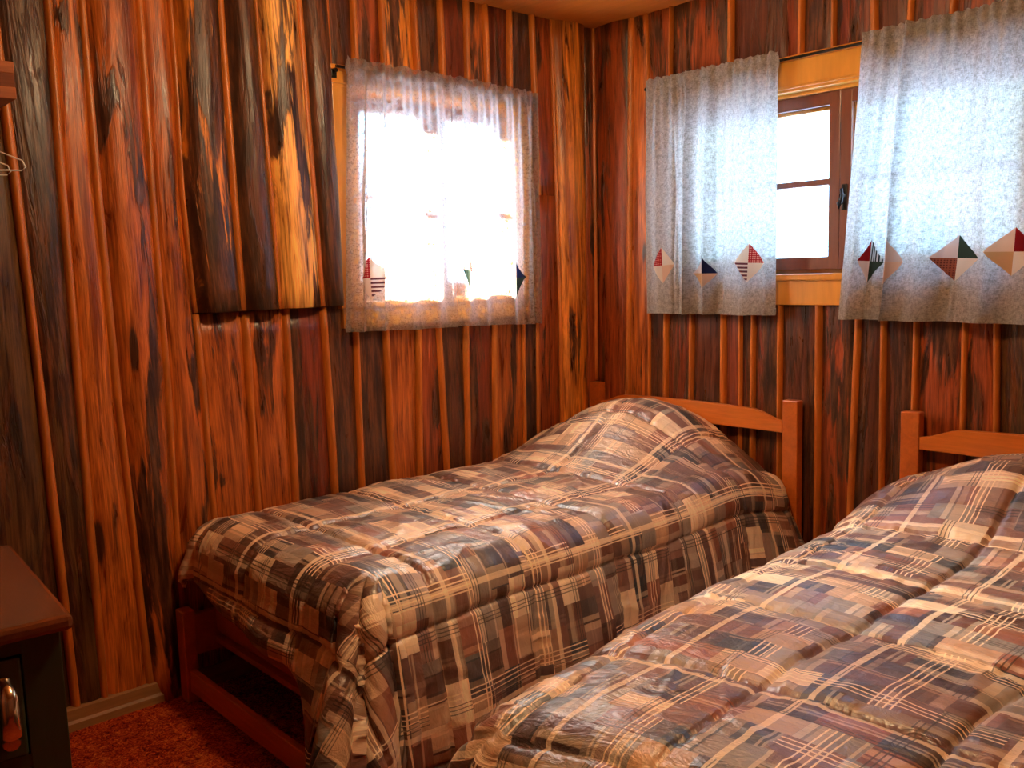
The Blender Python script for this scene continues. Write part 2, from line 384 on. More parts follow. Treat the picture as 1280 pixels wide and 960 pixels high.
wl.batten(lowL[7], 0, 1.6, HOLE_L, w=.014, d=.02); wl.batten(lowL[8], 0, 1.6, HOLE_L, w=.018, d=.02)
for i in range(0, 9): wl.batten(upL[i], 1.6, ZC, HOLE_L, w=.024)
wl.batten(b698, 0, ZC, w=.014, d=.02); wl.batten(off(b731, .05), .8, ZC, w=.02, d=.03)
# rest of the left wall, behind the camera's left edge
a = -2.62; k = 0
while a > -3.7:
    w_ = random.uniform(.13, .17); c = random.choice([(GN, .6), (OR, .35), (MB, .6), (O2, .2)])
    wl.board(cst(a-w_), cst(a), 0, ZC, .02, c[0], c[1]); wl.batten(cst(a), 0, ZC); a -= w_
box6(wl.bm, -.10, -.004, -3.8, HOLE_L[0], -.1, ZC+.1, mat=2); box6(wl.bm, -.10, -.004, HOLE_L[1], .1, -.1, ZC+.1, mat=2)
box6(wl.bm, -.10, -.004, HOLE_L[0], HOLE_L[1], -.1, HOLE_L[2], mat=2); box6(wl.bm, -.10, -.004, HOLE_L[0], HOLE_L[1], HOLE_L[3], ZC+.1, mat=2)
wl.finish('wall_left')
# ---- back wall (head of the beds)
wb = Wall(lambda a, z, d: (a, -d, z))
HOLE_B = (.44, 1.84, 1.25, 1.90)
bf = lambda *p: linefn(p, 1, 0)
r0 = cst(.02); R1 = bf((792.5, 32), (791, 220), (788, 488)); R2 = bf((810, 28), (813, 103), (814, 400))
lowR = [R2, bf((836, 392), (835, 494)), bf((868, 400), (867, 497)), bf((907, 395), (907, 502)), bf((945, 400), (944, 507)), bf((978, 400), (977, 520)), bf((1026.5, 386), (1023, 667)), bf((1075, 402), (1065, 642)), bf((1107, 402), (1104, 624)), bf((1148, 402), (1145, 514)), bf((1209, 402), (1205, 542)), bf((1248, 402), (1247, 544)), cst(1.93)]
lr = [(MB, .55), (RU, .50), (MB, .50), (RU, .45), (RU, .60), (MB, .60), (OR, .56), (MB, .60), (MB, .66), (OR, .58), (OR, .40), (GN, .62)]
wall_cols(wb, [(cst(.0), R1, OR, .32, .03), (R1, R2, O2, .25, .015)], 0, ZC)
wall_cols(wb, [(lowR[i], lowR[i+1], lr[i][0], lr[i][1], .012) for i in range(12)], 0, 1.55, HOLE_B)
upR = [R2, bf((842, 16), (841, 103)), bf((917, 0), (916, 80)), bf((985, 0), (986, 63)), bf((1005, 0), (1004, 63)), bf((1046, 0), (1045, 51)), bf((1096, 0), (1096, 42)), bf((1142, 0), (1140, 35)), bf((1195, 0), (1193, 20)), cst(1.72), cst(1.86), cst(1.93)]
ur = [(OR, .35), (OR, .42), (MB, .45), (RU, .5), (MB, .62), (RU, .5), (MB, .6), (RU, .5), (OR, .5), (MB, .6), (RU, .4)]
wall_cols(wb, [(upR[i], upR[i+1], ur[i][0], ur[i][1], .013) for i in range(11)], 1.55, ZC, HOLE_B)
wb.batten(R1, 0, ZC, w=.026); wb.batten(R2, 0, ZC, w=.012, d=.02)
for i in range(1, 12): wb.batten(lowR[i], 0, 1.55, HOLE_B, w=(.02 if i not in (7, 3, 6) else .026))
wb.batten(off(lowR[4], -.055), 0, 1.55, HOLE_B, w=.018)
for i, w_ in ((1, .01), (2, .024), (4, .024), (5, .016), (6, .026), (7, .02), (8, .02)): wb.batten(upR[i], 1.55, ZC, HOLE_B, w=w_)
a = 1.93
while a < 3.7:
    w_ = random.uniform(.11, .16); c = random.choice([(GN, .6), (OR, .35), (MB, .6), (O2, .3)])
    wb.board(cst(a), cst(a+w_), 0, ZC, .015, c[0], c[1]); wb.batten(cst(a), 0, ZC); a += w_
box6(wb.bm, -.1, HOLE_B[0], .004, .10, -.1, ZC+.1, mat=2); box6(wb.bm, HOLE_B[1], 3.8, .004, .10, -.1, ZC+.1, mat=2)
box6(wb.bm, HOLE_B[0], HOLE_B[1], .004, .10, -.1, HOLE_B[2], mat=2); box6(wb.bm, HOLE_B[0], HOLE_B[1], .004, .10, HOLE_B[3], ZC+.1, mat=2)
wb.finish('wall_back')
# ---- two walls behind the camera
for nm, place, bx in (('wall_right', lambda a, z, d: (3.7-d, a, z), (3.704, 3.8, -3.8, .1)), ('wall_front', lambda a, z, d: (a, -3.7+d, z), (-.1, 3.8, -3.8, -3.704))):
    w = Wall(place); a = -3.7 if nm == 'wall_right' else 0
    e = a+3.7
    while a < e-.02:
        w_ = min(random.uniform(.12, .17), e-a); c = random.choice([(GN, .6), (OR, .35), (MB, .6), (O2, .2)])
        w.board(cst(a), cst(a+w_), 0, ZC, .015, c[0], c[1], nz=6, nu=5); a += w_
    box6(w.bm, bx[0], bx[1], bx[2], bx[3], -.1, ZC+.1, mat=2)
    w.finish(nm)
bm = bmesh.new(); box6(bm, -.1, 3.8, -3.8, .1, -.1, 0); struct(mesh_obj('floor', bm, M_CARPET), 'red orange carpet')
bm = bmesh.new(); box6(bm, -.1, 3.8, -3.8, .1, ZC, ZC+.1); struct(mesh_obj('ceiling', bm, M_CEIL), 'smooth varnished wooden ceiling')
bm = bmesh.new()
prism(bm, [(0.0, 0), (.045, 0), (.045, .022), (.040, .030), (.036, .06), (.030, .064), (0, .064)], 'y', -3.69, -.002)
struct(mesh_obj('baseboard_left', bm, M_BASE))
bm = bmesh.new(); prism(bm, [(-.002, 0), (-.045, 0), (-.045, .022), (-.036, .06), (-.03, .064), (-.002, .064)], 'x', .05, 3.69)
struct(mesh_obj('baseboard_back', bm, M_BASE))

# ------------------------------------------------------------------ windows
def window(name, hole, place, crown):
    """place(a, d, z): a along the wall, d into the room"""
    o0, o1, p0, p1 = hole; root = empty(name, place((o0+o1)/2, 0, p0)); struct(root)
    inv = Vector(root.location)
    def B(bm, a0, a1, d0, d1, z0, z1, bev=.002):
        A, C = Vector(place(a0, d0, z0)), Vector(place(a1, d1, z1)); A -= inv; C -= inv
        box6(bm, min(A.x, C.x), max(A.x, C.x), min(A.y, C.y), max(A.y, C.y), min(A.z, C.z), max(A.z, C.z), bev)
    cw, hh, ah = (.085, .10, .11) if crown else (.08, .048, .09)
    bm = bmesh.new()                                           # casing boards round the opening
    B(bm, o0-cw, o0+.004, .0, .035, p0, p1); B(bm, o1-.004, o1+cw, .0, .035, p0, p1)
    B(bm, o0-cw, o1+cw, .0, .037, p1-.006, p1+hh)
    B(bm, o0-cw-.012, o1+cw+.012, .0, .052, p1+hh, p1+hh+.016, .004); B(bm, o0-cw-.006, o1+cw+.006, .0, .044, p1+.004, p1+.014, .003)
    B(bm, o0-cw, o1+cw, .0, .034, p0-ah, p0-.02)                # apron
    mesh_obj('window_casing', bm, M_CASING, root)
    bm = bmesh.new(); B(bm, o0-cw-.01, o1+cw+.01, -.06, .046, p0-.022, p0+.002, .005); mesh_obj('window_sill', bm, M_CASING, root)
    bm = bmesh.new()                                           # jambs
    B(bm, o0-.001, o0+.018, -.10, .0, p0, p1); B(bm, o1-.018, o1+.001, -.10, .0, p0, p1); B(bm, o0, o1, -.10, .0, p1-.018, p1+.001); B(bm, o0, o1, -.12, -.05, p0-.02, p0+.016)
    mesh_obj('window_jamb', bm, M_CASING, root)
    mid = (o0+o1)/2+(.0 if crown else 0)
    for s0, s1 in ((o0+.018, mid), (mid, o1-.018)):
        st = .042; z0, z1 = p0+.016, p1-.018; bm = bmesh.new()
        B(bm, s0+.001, s0+st, -.055, -.018, z0, z1); B(bm, s1-st, s1-.001, -.055, -.018, z0, z1)
        B(bm, s0, s1, -.0545, -.0185, z1-.045, z1); B(bm, s0, s1, -.0545, -.0185, z0, z0+.045)
        zm = (z0+z1)/2; B(bm, s0+st, s1-st, -.05, -.022, zm-.011, zm+.011)
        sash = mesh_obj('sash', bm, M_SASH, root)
        bm = bmesh.new(); B(bm, s0+st-.004, s1-st+.004, -.040, -.036, z0+.04, z1-.04, 0); mesh_obj('pane', bm, M_GLASS, sash)
        bm = bmesh.new(); q = .012                              # glazing stop, its daylit edge put in as paler wood
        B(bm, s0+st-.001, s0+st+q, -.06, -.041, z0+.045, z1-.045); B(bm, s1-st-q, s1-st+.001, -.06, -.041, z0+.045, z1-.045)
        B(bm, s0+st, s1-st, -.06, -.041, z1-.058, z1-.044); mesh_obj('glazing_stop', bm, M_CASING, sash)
        if crown and s0 == mid:
            bm = bmesh.new(); hz = 1.515; ha = mid+.020
            P = lambda a, d, z: tuple(Vector(place(a, d, z))-inv)
            B(bm, ha-.011, ha+.011, -.018, -.012, hz-.045, hz+.045, .003)
            tube(bm, [P(ha, -.012, hz+.005), P(ha, .006, hz+.005)], .008)
            tube(bm, [P(ha, .006, hz+.028), P(ha+.004, .008, hz+.005), P(ha, .006, hz-.02), P(ha-.010, .004, hz-.035), P(ha-.014, .003, hz-.02), P(ha-.006, .004, hz-.006)], .0055)
            mesh_obj('sash_latch', bm, M_IRON, sash, True)
    return root
window('window_1', HOLE_L, lambda a, d, z: (d, a, z), False)
window('window_2', HOLE_B, lambda a, d, z: (a, -d, z), True)

# ------------------------------------------------------------------ curtains
def rod(label, place, a0, a1, z, d, tilt=0):
    r = empty('curtain_rod', place((a0+a1)/2, 0, z)); inv = Vector(r.location); tag(r, label, 'curtain rod', 'curtain rods')
    P = lambda a, dd, zz: tuple(Vector(place(a, dd, zz))-inv)
    bm = bmesh.new(); tube(bm, [P(a0, d, z+(tilt if tilt else 0)), P(a1, d, z-(tilt if tilt else 0))], .005); mesh_obj('rod', bm, M_IRON, r, True)
    for a in (a0, a1):
        bm = bmesh.new(); tube(bm, [P(a, .030, z-.004), P(a, d*.6, z-.002), P(a, d, z)], [.009, .007, .007])
        box(bm, P(a, .034, z-.004), (.022, .022, .036) , .002); mesh_obj('rod_bracket', bm, M_IRON, r)
    return r
def curtain(label, place, at, ab, zt, zb, d, folds, kites, seed, cuff=.03, amp=1.0, group=None, slope=0.0, rise=0.0):
    M_CURT = M_CURT_LIT if place is PL else globals()['M_CURT']
    """at/ab: (a0, a1) at rod and at hem; folds: [(u, width, depth)] big folds; kites: [(u, z, 'abcd', squeeze)]"""
    def S(u, v):                                               # u along the width 0..1, v 0 hem .. 1 top
        a = (ab[0]+(ab[1]-ab[0])*u)*(1-v)+(at[0]+(at[1]-at[0])*u)*v
        z = zb+(zt-zb)*v+rise
        k = 1-v; dd = d
        width = at[1]-at[0]
        for (fu, fw, fd) in folds:
            fd *= 1.6
            uu = fu+.012*noi(seed, v*3)
            dd += fd*math.exp(-((u-uu)/fw)**2)*(.25+.75*k**.6)
            a += (-.35)*fd*((u-uu)/fw)*math.exp(-((u-uu)/fw)**2)*(.2+.8*k)
        g = math.exp(-k*5)
        dd += amp*(.006*math.sin(u*width*85+seed)+.006*math.sin(u*width*171+2*seed))*g
        dd += amp*.010*noi(u*width*9+seed, v*1.2, seed)*(1-g) + .004*noi(u*width*22, v*6, seed)
        rz = zt-.028
        if z > rz-.014 and z < rz+.014: dd = d+(dd-d)*.5
        z += .008*noi(u*width*70, seed)*(v > .975) + .004*noi(u*6, seed, 3)*(v < .02)
        return a, max(dd, .066 if (z < zt-.01 and z > zt-.05) else (.060+.02*abs(noi(u*30, v*3, seed)))), z-slope*(u if place is PL else 0)
    W = at[1]-at[0]; H = zt-zb
    bm = bmesh.new(); uvl = bm.loops.layers.uv.new('UVMap')
    vsl = [0, .0005]+[i/46 for i in range(1, 42)]+[.905+.095*i/10 for i in range(0, 11)]; nu = 150
    g = []
    for v in vsl: g.append([(bm.verts.new(place(*S(i/nu, v)[:1], S(i/nu, v)[1], S(i/nu, v)[2])), (i/nu*W*1.3, v*H)) for i in range(nu+1)])
    for j in range(len(vsl)-1):
        for i in range(nu):
            q = [g[j][i], g[j][i+1], g[j+1][i+1], g[j+1][i]]; f = bm.faces.new([p[0] for p in q]); f.smooth = True
            for l, p in zip(f.loops, q): l[uvl].uv = p[1]
    o = mesh_obj('window_curtain', bm, M_CURT); tag(o, label, 'curtain', group)
    # hem and rod-pocket: second thickness of cloth, a few millimetres behind
    for nm, v0, v1 in (('hem', 0.002, cuff), ('rod_pocket', 1-.058/H, 1-.012/H)):
        bm = bmesh.new(); uvl = bm.loops.layers.uv.new('UVMap'); g = []
        for j in range(5):
            v = v0+(v1-v0)*j/4; row = []
            for i in range(nu+1):
                A, D, Z = S(i/nu, v); D -= .004+(.007*math.sin(PI*j/4) if nm == 'rod_pocket' else 0); row.append((bm.verts.new(place(A, D, Z)), (i/nu*W*1.3, v*H)))
            g.append(row)
        for j in range(4):
            for i in range(nu):
                q = [g[j][i], g[j][i+1], g[j+1][i+1], g[j+1][i]]; f = bm.faces.new([p[0] for p in q]); f.smooth = True
                for l, p in zip(f.loops, q): l[uvl].uv = p[1]
        mesh_obj(nm, bm, M_CURT, o)
    for (ku, kz, cols, sq, kw, tilt) in kites:
        # four triangles: top-left, top-right, bottom-right, bottom-left
        bm = bmesh.new(); uvl = bm.loops.layers.uv.new('UVMap')
        kh = .072; kb = .072; n = 7
        pts = [(-kw, 0), (0, kh), (kw, 0), (0, -kb)]; ctr = (0, .0)
        ct, sn = math.cos(tilt), math.sin(tilt)
        def Q(p):
            x, z = p[0]*ct-p[1]*sn, p[0]*sn+p[1]*ct
            u = ku+x/W*sq; v = (kz+z-zb)/H
            A, D, Z = S(min(max(u, 0), 1), v); return place(A, D+.0022, Z)
        mats = [KM[c] for c in cols]
        for qi, (p, r) in enumerate(((0, 1), (1, 2), (2, 3), (3, 0))):
            c, p, r = Vector(ctr), Vector(pts[p]), Vector(pts[r]); T = {}
            for i in range(n+1):
                for j in range(n+1-i):
                    x = c+(p-c)*(i/n)+(r-c)*(j/n); T[i, j] = (bm.verts.new(Q(x)), x)
            for i in range(n):
                for j in range(n-i):
                    tr = [(T[i, j], T[i+1, j], T[i, j+1])]
                    if i+j < n-1: tr.append((T[i+1, j], T[i+1, j+1], T[i, j+1]))
                    for q in tr:
                        f = bm.faces.new([k[0] for k in q]); f.material_index = qi; f.smooth = True
                        for l, k in zip(f.loops, q): l[uvl].uv = (k[1].x, k[1].y)
        mesh_obj('kite_applique', bm, mats, o)
    return o
PL = lambda a, d, z: (d, a, z)
PB = lambda a, d, z: (a, -d, z)
rod('thin dark curtain rod across the bright window beside the far bed', PL, -1.33, -.405, 1.977, .060, .013)
rod('thin dark curtain rod above the partly open curtains over the beds', PB, .335, 1.93, 2.004, .060)
curtain('sunlit left-hand linen curtain on the glaring left window', PL, (-1.300, -.862), (-1.355, -.862), 2.020, 1.100, .078,
        [(.12, .04, .018), (.22, .03, -.02), (.30, .03, .02), (.55, .10, .012), (.8, .07, .015)],
        [(.22, 1.285, 'rcsc', .9, .060, .05)], 1.3, group='linen curtains on the left window', slope=.012)
curtain('sunlit right-hand linen curtain on the glaring left window, nearest the room corner', PL, (-.858, -.415), (-.870, -.425), 2.010, 1.092, .080,
        [(.10, .07, .015), (.30, .10, .018), (.62, .06, .016), (.84, .025, .025), (.93, .03, -.02)],
        [(-.0+.10, 1.30, 'crcg', .45, .06, -.1), (.66, 1.275, 'cngc', 1.0, .062, .08)], 4.1, group='linen curtains on the left window', slope=.016)
curtain('grey linen curtain with kites hanging left of the open gap over the far bed', PB, (.352, .952), (.345, .945), 2.034, 1.103, .076,
        [(.10, .06, .012), (.27, .035, -.030), (.36, .028, .035), (.50, .035, .022), (.585, .022, -.028), (.78, .09, .018), (.93, .04, .01)],
        [(.155, 1.297, 'rcTc', .85, .060, .06), (.345, 1.275, 'ncCc', .35, .05, .1), (.49, 1.262, 'CnTt', .85, .062, -.02), (.83, 1.297, 'crcs', 1.0, .064, -.04)], 2.2, group='kite curtains on the back window')
curtain('wide grey linen curtain with kites at right, over the near bed', PB, (1.268, 1.905), (1.195, 1.905), 2.034, 1.093, .078,
        [(.05, .035, .015), (.16, .03, -.032), (.235, .028, .030), (.36, .06, .012), (.50, .05, -.015), (.66, .06, .018), (.86, .06, .02)],
        [(.135, 1.290, 'RdgC', .55, .060, -.05), (.245, 1.286, 'CCTT', .6, .062, .0), (.535, 1.292, 'Cgcb', 1.0, .070, -.05), (.78, 1.306, 'TRct', 1.0, .072, -.03)], 6.7, group='kite curtains on the back window')

# ------------------------------------------------------------------ beds
def rail_outline(x0, x1, zb, ze, zm):
    pts = [(x0, zb), (x1, zb), (x1, ze)]
    n = 28
    for i in range(n+1):
        q = 1-i/n; e = min(q, 1-q)/.15; s = 1 if e >= 1 else .5-.5*math.cos(PI*e)
        pts.append((x0+(x1-x0)*q, ze+(zm-.012-ze)*s+.012*math.sin(PI*q)))
    pts.append((x0, ze)); out = [pts[0]]
    for p in pts[1:]:
        if (abs(p[0]-out[-1][0])+abs(p[1]-out[-1][1])) > 1e-5: out.append(p)
    return out
def bed(x0, dz, label, hidden=False):
    w = 1.03; r = empty('twin_bed', (x0+w/2, -.05, 0)); tag(r, label, 'bed', 'matching wooden twin beds')
    X = -w/2; pw = .062
    for s in (0, 1):
        bm = bmesh.new(); xa = X+s*(w-pw); box6(bm, xa, xa+pw, -.028, .012, 0, .795+dz, .004); mesh_obj('headboard_post', bm, M_BED, r)
        bm = bmesh.new(); xa += .05*(1-2*s); box6(bm, xa+.004, xa+pw-.004, -1.955, -1.915, 0, .29, .004); mesh_obj('foot_post', bm, M_BED, r)
        bm = bmesh.new(); box6(bm, xa+.018, xa+.044, -1.928, -.03, .14, .27, .004); mesh_obj('side_rail', bm, M_BED, r)
    bm = bmesh.new(); prism(bm, rail_outline(X+pw, -X-pw, .672+dz, .714+dz, .757+dz), 'y', -.024, .000)
    bmesh.ops.bevel(bm, geom=[e for e in bm.edges if abs(e.verts[0].co.y-e.verts[1].co.y) < 1e-4], offset=.003, segments=2, affect='EDGES')
    mesh_obj('headboard_rail', bm, M_BEDRAIL, r)
    bm = bmesh.new(); box6(bm, X+pw, -X-pw, -.022, -.002, .41, .488+dz, .003); mesh_obj('lower_headboard_rail', bm, M_BEDRAIL, r)
    bm = bmesh.new(); box6(bm, X+pw, -X-pw, -1.945, -1.925, .035, .105, .003); mesh_obj('foot_rail', bm, M_BEDRAIL, r)
    bm = bmesh.new()
    for k in range(7): box6(bm, X+.045, -X-.045, -1.85+k*.29, -1.78+k*.29, .165, .182)
    mesh_obj('slats', bm, M_BED, r)
    def soft(name, z0, z1, m, lab, inset, rad):
        bm = bmesh.new(); box6(bm, x0+inset, x0+w-inset, -1.895, -.09, z0, z1, rad); bm.verts.ensure_lookup_table()
        bmesh.ops.recalc_face_normals(bm, faces=bm.faces)
        o = mesh_obj(name, bm, m, None, True); return tag(o, lab, name.replace('_', ' '))
    mz = .525 if not hidden else .43
    soft('box_spring', .183, .33 if not hidden else .29, M_BOX, 'rust coloured box spring showing under the comforter foot of the far bed' if not hidden else 'box spring of the near bed, under its comforter', .062, .03)
    soft('mattress', .331 if not hidden else .291, mz, M_MATT, 'mattress of the far bed, under its plaid comforter' if not hidden else 'mattress of the near bed, under its plaid comforter', .062, .045)
    return r
bed(.010, 0, 'wooden twin bed in the room corner against the left wall')
bed(1.420, 0, 'wooden twin bed nearest the viewer, at right, headboard partly out of frame', True)

def comforter(label, x0, x1, yh, yf, zt, sideL, sideR, foot, pillow, seamx, seamy, uvo, seed, lean=(.05, .05), corner=.3, n=(330, 270), rad=.10, footlean=.2, cell=.33, droop=0, hdroop=0):
    """cloth laid over the bed box x0..x1, yh(head)..yf(foot); sideL/sideR/foot(x-share) = overhang lengths"""
    R = rad
    ny, nx = n; t0, t1 = x0-sideL, x1+sideR
    def base(s, t):
        # s: metres from the head (negative drops behind the pillow), t: absolute across
        Lc = yh-yf; y = yh-s
        ex = 0; sx = 0
        if t < x0+R: ex = (x0+R)-t; sx = -1
        elif t > x1-R: ex = t-(x1-R); sx = 1
        ey = max(0, s-(Lc-R)); eh = max(0, R-s)
        xc = min(max(t, x0+R), x1-R); yc = yh-min(max(s, R), Lc-R)
        E = (ex**2.6+ey**2.6)**(1/2.6) if (ex > 0 and ey > 0) else max(ex, ey)
        if eh > 0: E = (E**2.4+eh**2.4)**(1/2.4) if E > 0 else eh
        arc = R*PI/2
        if E < arc: outd, drop = R*math.sin(E/R), R*(1-math.cos(E/R))
        else:
            ln = footlean if ey > ex else (lean[0] if sx < 0 else lean[1])
            ln += hdroop*1.6*math.exp(-((y-yh)/.45)**2)*(sx > 0)
            outd, drop = R+(E-arc)*ln, R+(E-arc)*(1-ln*ln/2)
        dx, dy = sx*ex, -ey+eh; L = math.hypot(dx, dy) or 1
        dx, dy = dx/L, dy/L
        th = 0
        if ex > 0 and ey > 0:
            th = math.sin(2*math.atan2(ey, ex)); k = min(1, E/.3)
            outd += corner*th*th*max(0, E-.05)*.55
            outd += .018*math.sin(math.atan2(ey, ex)*11+seed)*k
        if E > arc:      # hanging folds
            q = min(1, (E-arc)/.25); along = (s if ex > ey else t)
            outd += q*(.020*noi(along*4.2, seed, 5)+.014*math.sin(along*13+3*noi(along*2, seed)))
        pb = pillow(xc, yc) if pillow else 0
        fade = max(0, 1-max(0, E-.05)*1.3)
        z = zt-hdroop*math.exp(-((xc-x1)/.22)**2-((yc-yh)/.30)**2)-droop*math.exp(-((xc-x0)/.35)**2-((yc-yf)/.5)**2)+pb*fade+.008*noi(t*2.2+seed, s*2.2)*fade-drop
        return Vector((xc+dx*outd, yc+dy*outd, max(z, .012+.01*noi(s*9, t*9))))
    Lc = yh-yf; P = []; ST = []
    for j in range(ny+1):
        row = []; st = []
        for i in range(nx+1):
            t = t0+(t1-t0)*i/nx; u = i/nx
            smax = Lc+foot((t-x0)/(x1-x0)); s = -.05+(smax+.05)*j/ny
            row.append(base(s, t)); st.append((s, t))
        P.append(row); ST.append(st)
    V = []; ribs = []
    for j in range(ny+1):
        row = []
        for i in range(nx+1):
            a = P[j][min(i+1, nx)]-P[j][max(i-1, 0)]; b = P[min(j+1, ny)][i]-P[max(j-1, 0)][i]
            N = a.cross(b)
            N = -N.normalized() if N.length > 1e-9 else Vector((0, 0, 1))
            s, t = ST[j][i]
            wx = .018*noi(s*3, seed); wy = .018*noi(t*3, seed+4)
            qx = abs(math.sin(PI*(t-seamx+wx)/cell)); qy = abs(math.sin(PI*(s-seamy+wy)/cell))
            h = .019*(qx**.26)*(qy**.26)
            near = math.exp(-(min(qx, qy)/.35)**2)
            h += .0045*near*noi(t*(12 if qx < qy else 44), s*(44 if qx < qy else 12), seed)-.006*math.exp(-(min(qx, qy)/.05)**2)
            h += .0028*noi(t*11+seed, s*6)+.002*abs(noi(t*30, s*17, seed))
            fold = noi(t*5+2.4*noi(s*2.2, t*2, seed), s*3.2, seed+8)
            h += .0045*(1-min(1, abs(fold)*7))
            edge = min(i, nx-i, (ny-j))/6.0
            if edge < 1: h = h*edge+.010*edge*(1-edge)
            row.append(P[j][i]+N*h)
        V.append(row)
    bm = bmesh.new(); uvl = bm.loops.layers.uv.new('UVMap')
    vs = [[bm.verts.new(p) for p in row] for row in V]
    for j in range(ny):
        for i in range(nx):
            f = bm.faces.new((vs[j][i], vs[j+1][i], vs[j+1][i+1], vs[j][i+1])); f.smooth = True
            for l, (jj, ii) in zip(f.loops, ((j, i), (j+1, i), (j+1, i+1), (j, i+1))):
                s, t = ST[jj][ii]; l[uvl].uv = (t+uvo[0], s+uvo[1])
    o = mesh_obj('comforter', bm, M_PLAID)
    md = o.modifiers.new('thickness', 'SOLIDIFY'); md.thickness = .012; md.offset = -1
    return tag(o, label, 'comforter', 'matching plaid comforters')
def g2(x, y, cx, cy, sx, sy, p=2.0): return math.exp(-(abs((x-cx)/sx)**p+abs((y-cy)/sy)**p))
def sm(e0, e1, x):
    q = min(1, max(0, (x-e0)/(e1-e0))); return q*q*(3-2*q)
comforter('brown plaid quilted comforter on the bed in the room corner', .055, 1.045, -.085, -1.955, .556, .09, .44,
          lambda u: .12+.06*sm(.05, .35, u)+.02*sm(.38, .7, u)+.26*sm(.68, .98, u),
          lambda x, y: .215*g2(x, y, .49, -.31, .38, .27, 2.2), 1.115, .34, (.1, .2), 1.7, lean=(.0, .14), corner=.28, rad=.10, footlean=.30, hdroop=.10)
comforter('brown plaid quilted comforter spread over the near bed at right', 1.475, 2.52, -.085, -2.06, .545, .42, .42,
          lambda u: .45, lambda x, y: .20*g2(x, y, 1.97, -.33, .40, .27, 2.2), 1.60, .28, (.37, .9), 5.2, lean=(.10, .05), corner=.25, rad=.14, footlean=.2, droop=.09)

# ------------------------------------------------------------------ dresser
dr = empty('dresser', (1.215, -2.608, 0), math.radians(-4)); tag(dr, 'dark green-black dresser with a brown top in the lower left corner', 'dresser')
bm = bmesh.new(); box6(bm, -.55, .0, -.80, .0, .720, .747, .009); mesh_obj('dresser_top', bm, M_DTOP, dr)
bm = bmesh.new()
box6(bm, -.53, -.03, -.035, -.018, .06, .720, .002); box6(bm, -.53, -.03, -.785, -.768, .06, .720, .002)
box6(bm, -.53, -.515, -.77, -.035, .06, .720); box6(bm, -.052, -.026, -.078, -.018, .04, .720, .002); box6(bm, -.052, -.026, -.785, -.725, .04, .720, .002)
for z in (.055, .275, .495, .692): box6(bm, -.05, -.027, -.73, -.07, z, z+.024, .001)
for x in (-.52, -.06):
    for y in (-.06, -.77): box6(bm, x-.01, x+.03, y-.015, y+.03, 0, .07, .002)
mesh_obj('cabinet', bm, M_DBODY, dr)
for z in (.081, .301, .521):
    h = .192 if z < .5 else .169
    bm = bmesh.new(); box6(bm, -.10, -.020, -.722, -.081, z, z+h, .004); d_ = mesh_obj('drawer', bm, M_DBODY, dr)
    for y in (-.108, -.67):
        bm = bmesh.new(); zz = z+h/2
        tube(bm, [(-.022, y, zz+.046), (.004, y, zz+.044), (.014, y, zz+.028), (.016, y, zz), (.014, y, zz-.028), (.004, y, zz-.044), (-.022, y, zz-.046)], [.011, .014, .015, .015, .015, .014, .011], 12)
        mesh_obj('handle', bm, M_CHROME, d_, True)

# ------------------------------------------------------------------ closet shelf with rod and two wire hangers
cs = empty('closet_shelf', (.0, -2.56, 1.74)); tag(cs, 'thick wooden closet shelf end high on the left wall', 'shelf')
bm = bmesh.new(); box6(bm, .05, .30, -.90, .178, .0, .028, .002); box6(bm, .05, .30, -.90, .178, .060, .088, .002); mesh_obj('shelf_board', bm, M_SHELF, cs)
bm = bmesh.new(); box6(bm, .052, .298, -.90, .176, .028, .060, .001); mesh_obj('shelf_core', bm, M_SASH2, cs)
bm = bmesh.new(); box6(bm, .03, .20, -.9, .15, -.045, .0, .002); mesh_obj('cleat', bm, M_SASH, cs)
cr = empty('closet_rod', (.26, -2.62, 1.70)); tag(cr, 'metal closet rod under the shelf, mostly out of frame at left', 'rod')
bm = bmesh.new(); tube(bm, [(-.23, 0, 0), (.50, 0, 0)], .012); mesh_obj('rod', bm, M_CHROME, cr, True)
bm = bmesh.new(); tube(bm, [(-.17, 0, .03), (-.17, 0, -.014)], .007); mesh_obj('rod_hook', bm, M_IRON, cr)
def hanger(loc, rz, label):
    h = empty('wire_hanger', loc, rz); tag(h, label, 'hanger', 'white wire hangers')
    L = .205; pts = [(0, -.018, 0), (.02, -.03, 0)]
    body = [(0, 0, -.055), (-.10, 0, -.085), (-L+.03, 0, -.118), (-L+.006, 0, -.128), (-L, 0, -.142), (-L+.008, 0, -.150), (-.1, 0, -.150), (.1, 0, -.150), (L-.008, 0, -.150), (L, 0, -.142), (L-.006, 0, -.128), (L-.03, 0, -.118), (.10, 0, -.085)]
    bm = bmesh.new(); tube(bm, body, .0018, 6, closed=True); mesh_obj('hanger_frame', bm, M_WIRE, h, True)
    bm = bmesh.new(); R_ = .0145
    hk = [(0, 0, -.056), (0, 0, -.03)]+[(R_*math.cos(a), 0, R_*math.sin(a)) for a in [(-PI/2)+k*PI*1.35/10 for k in range(1, 11)]]
    hk = [(0, 0, -.056), (0, 0, -.028)]+[(-R_*math.sin(a)*-1, 0, -R_*math.cos(a)) for a in [.25*PI+k*1.2*PI/10 for k in range(11)]]
    tube(bm, hk, .0016, 6); mesh_obj('hanger_hook', bm, M_WIRE, h, True)
    return h
hanger((.30, -2.62, 1.70), math.radians(68), 'white wire hanger whose shoulder reaches farther right of the two')
hanger((.42, -2.62, 1.70), math.radians(72), 'white wire hanger showing only its tip at the left edge')

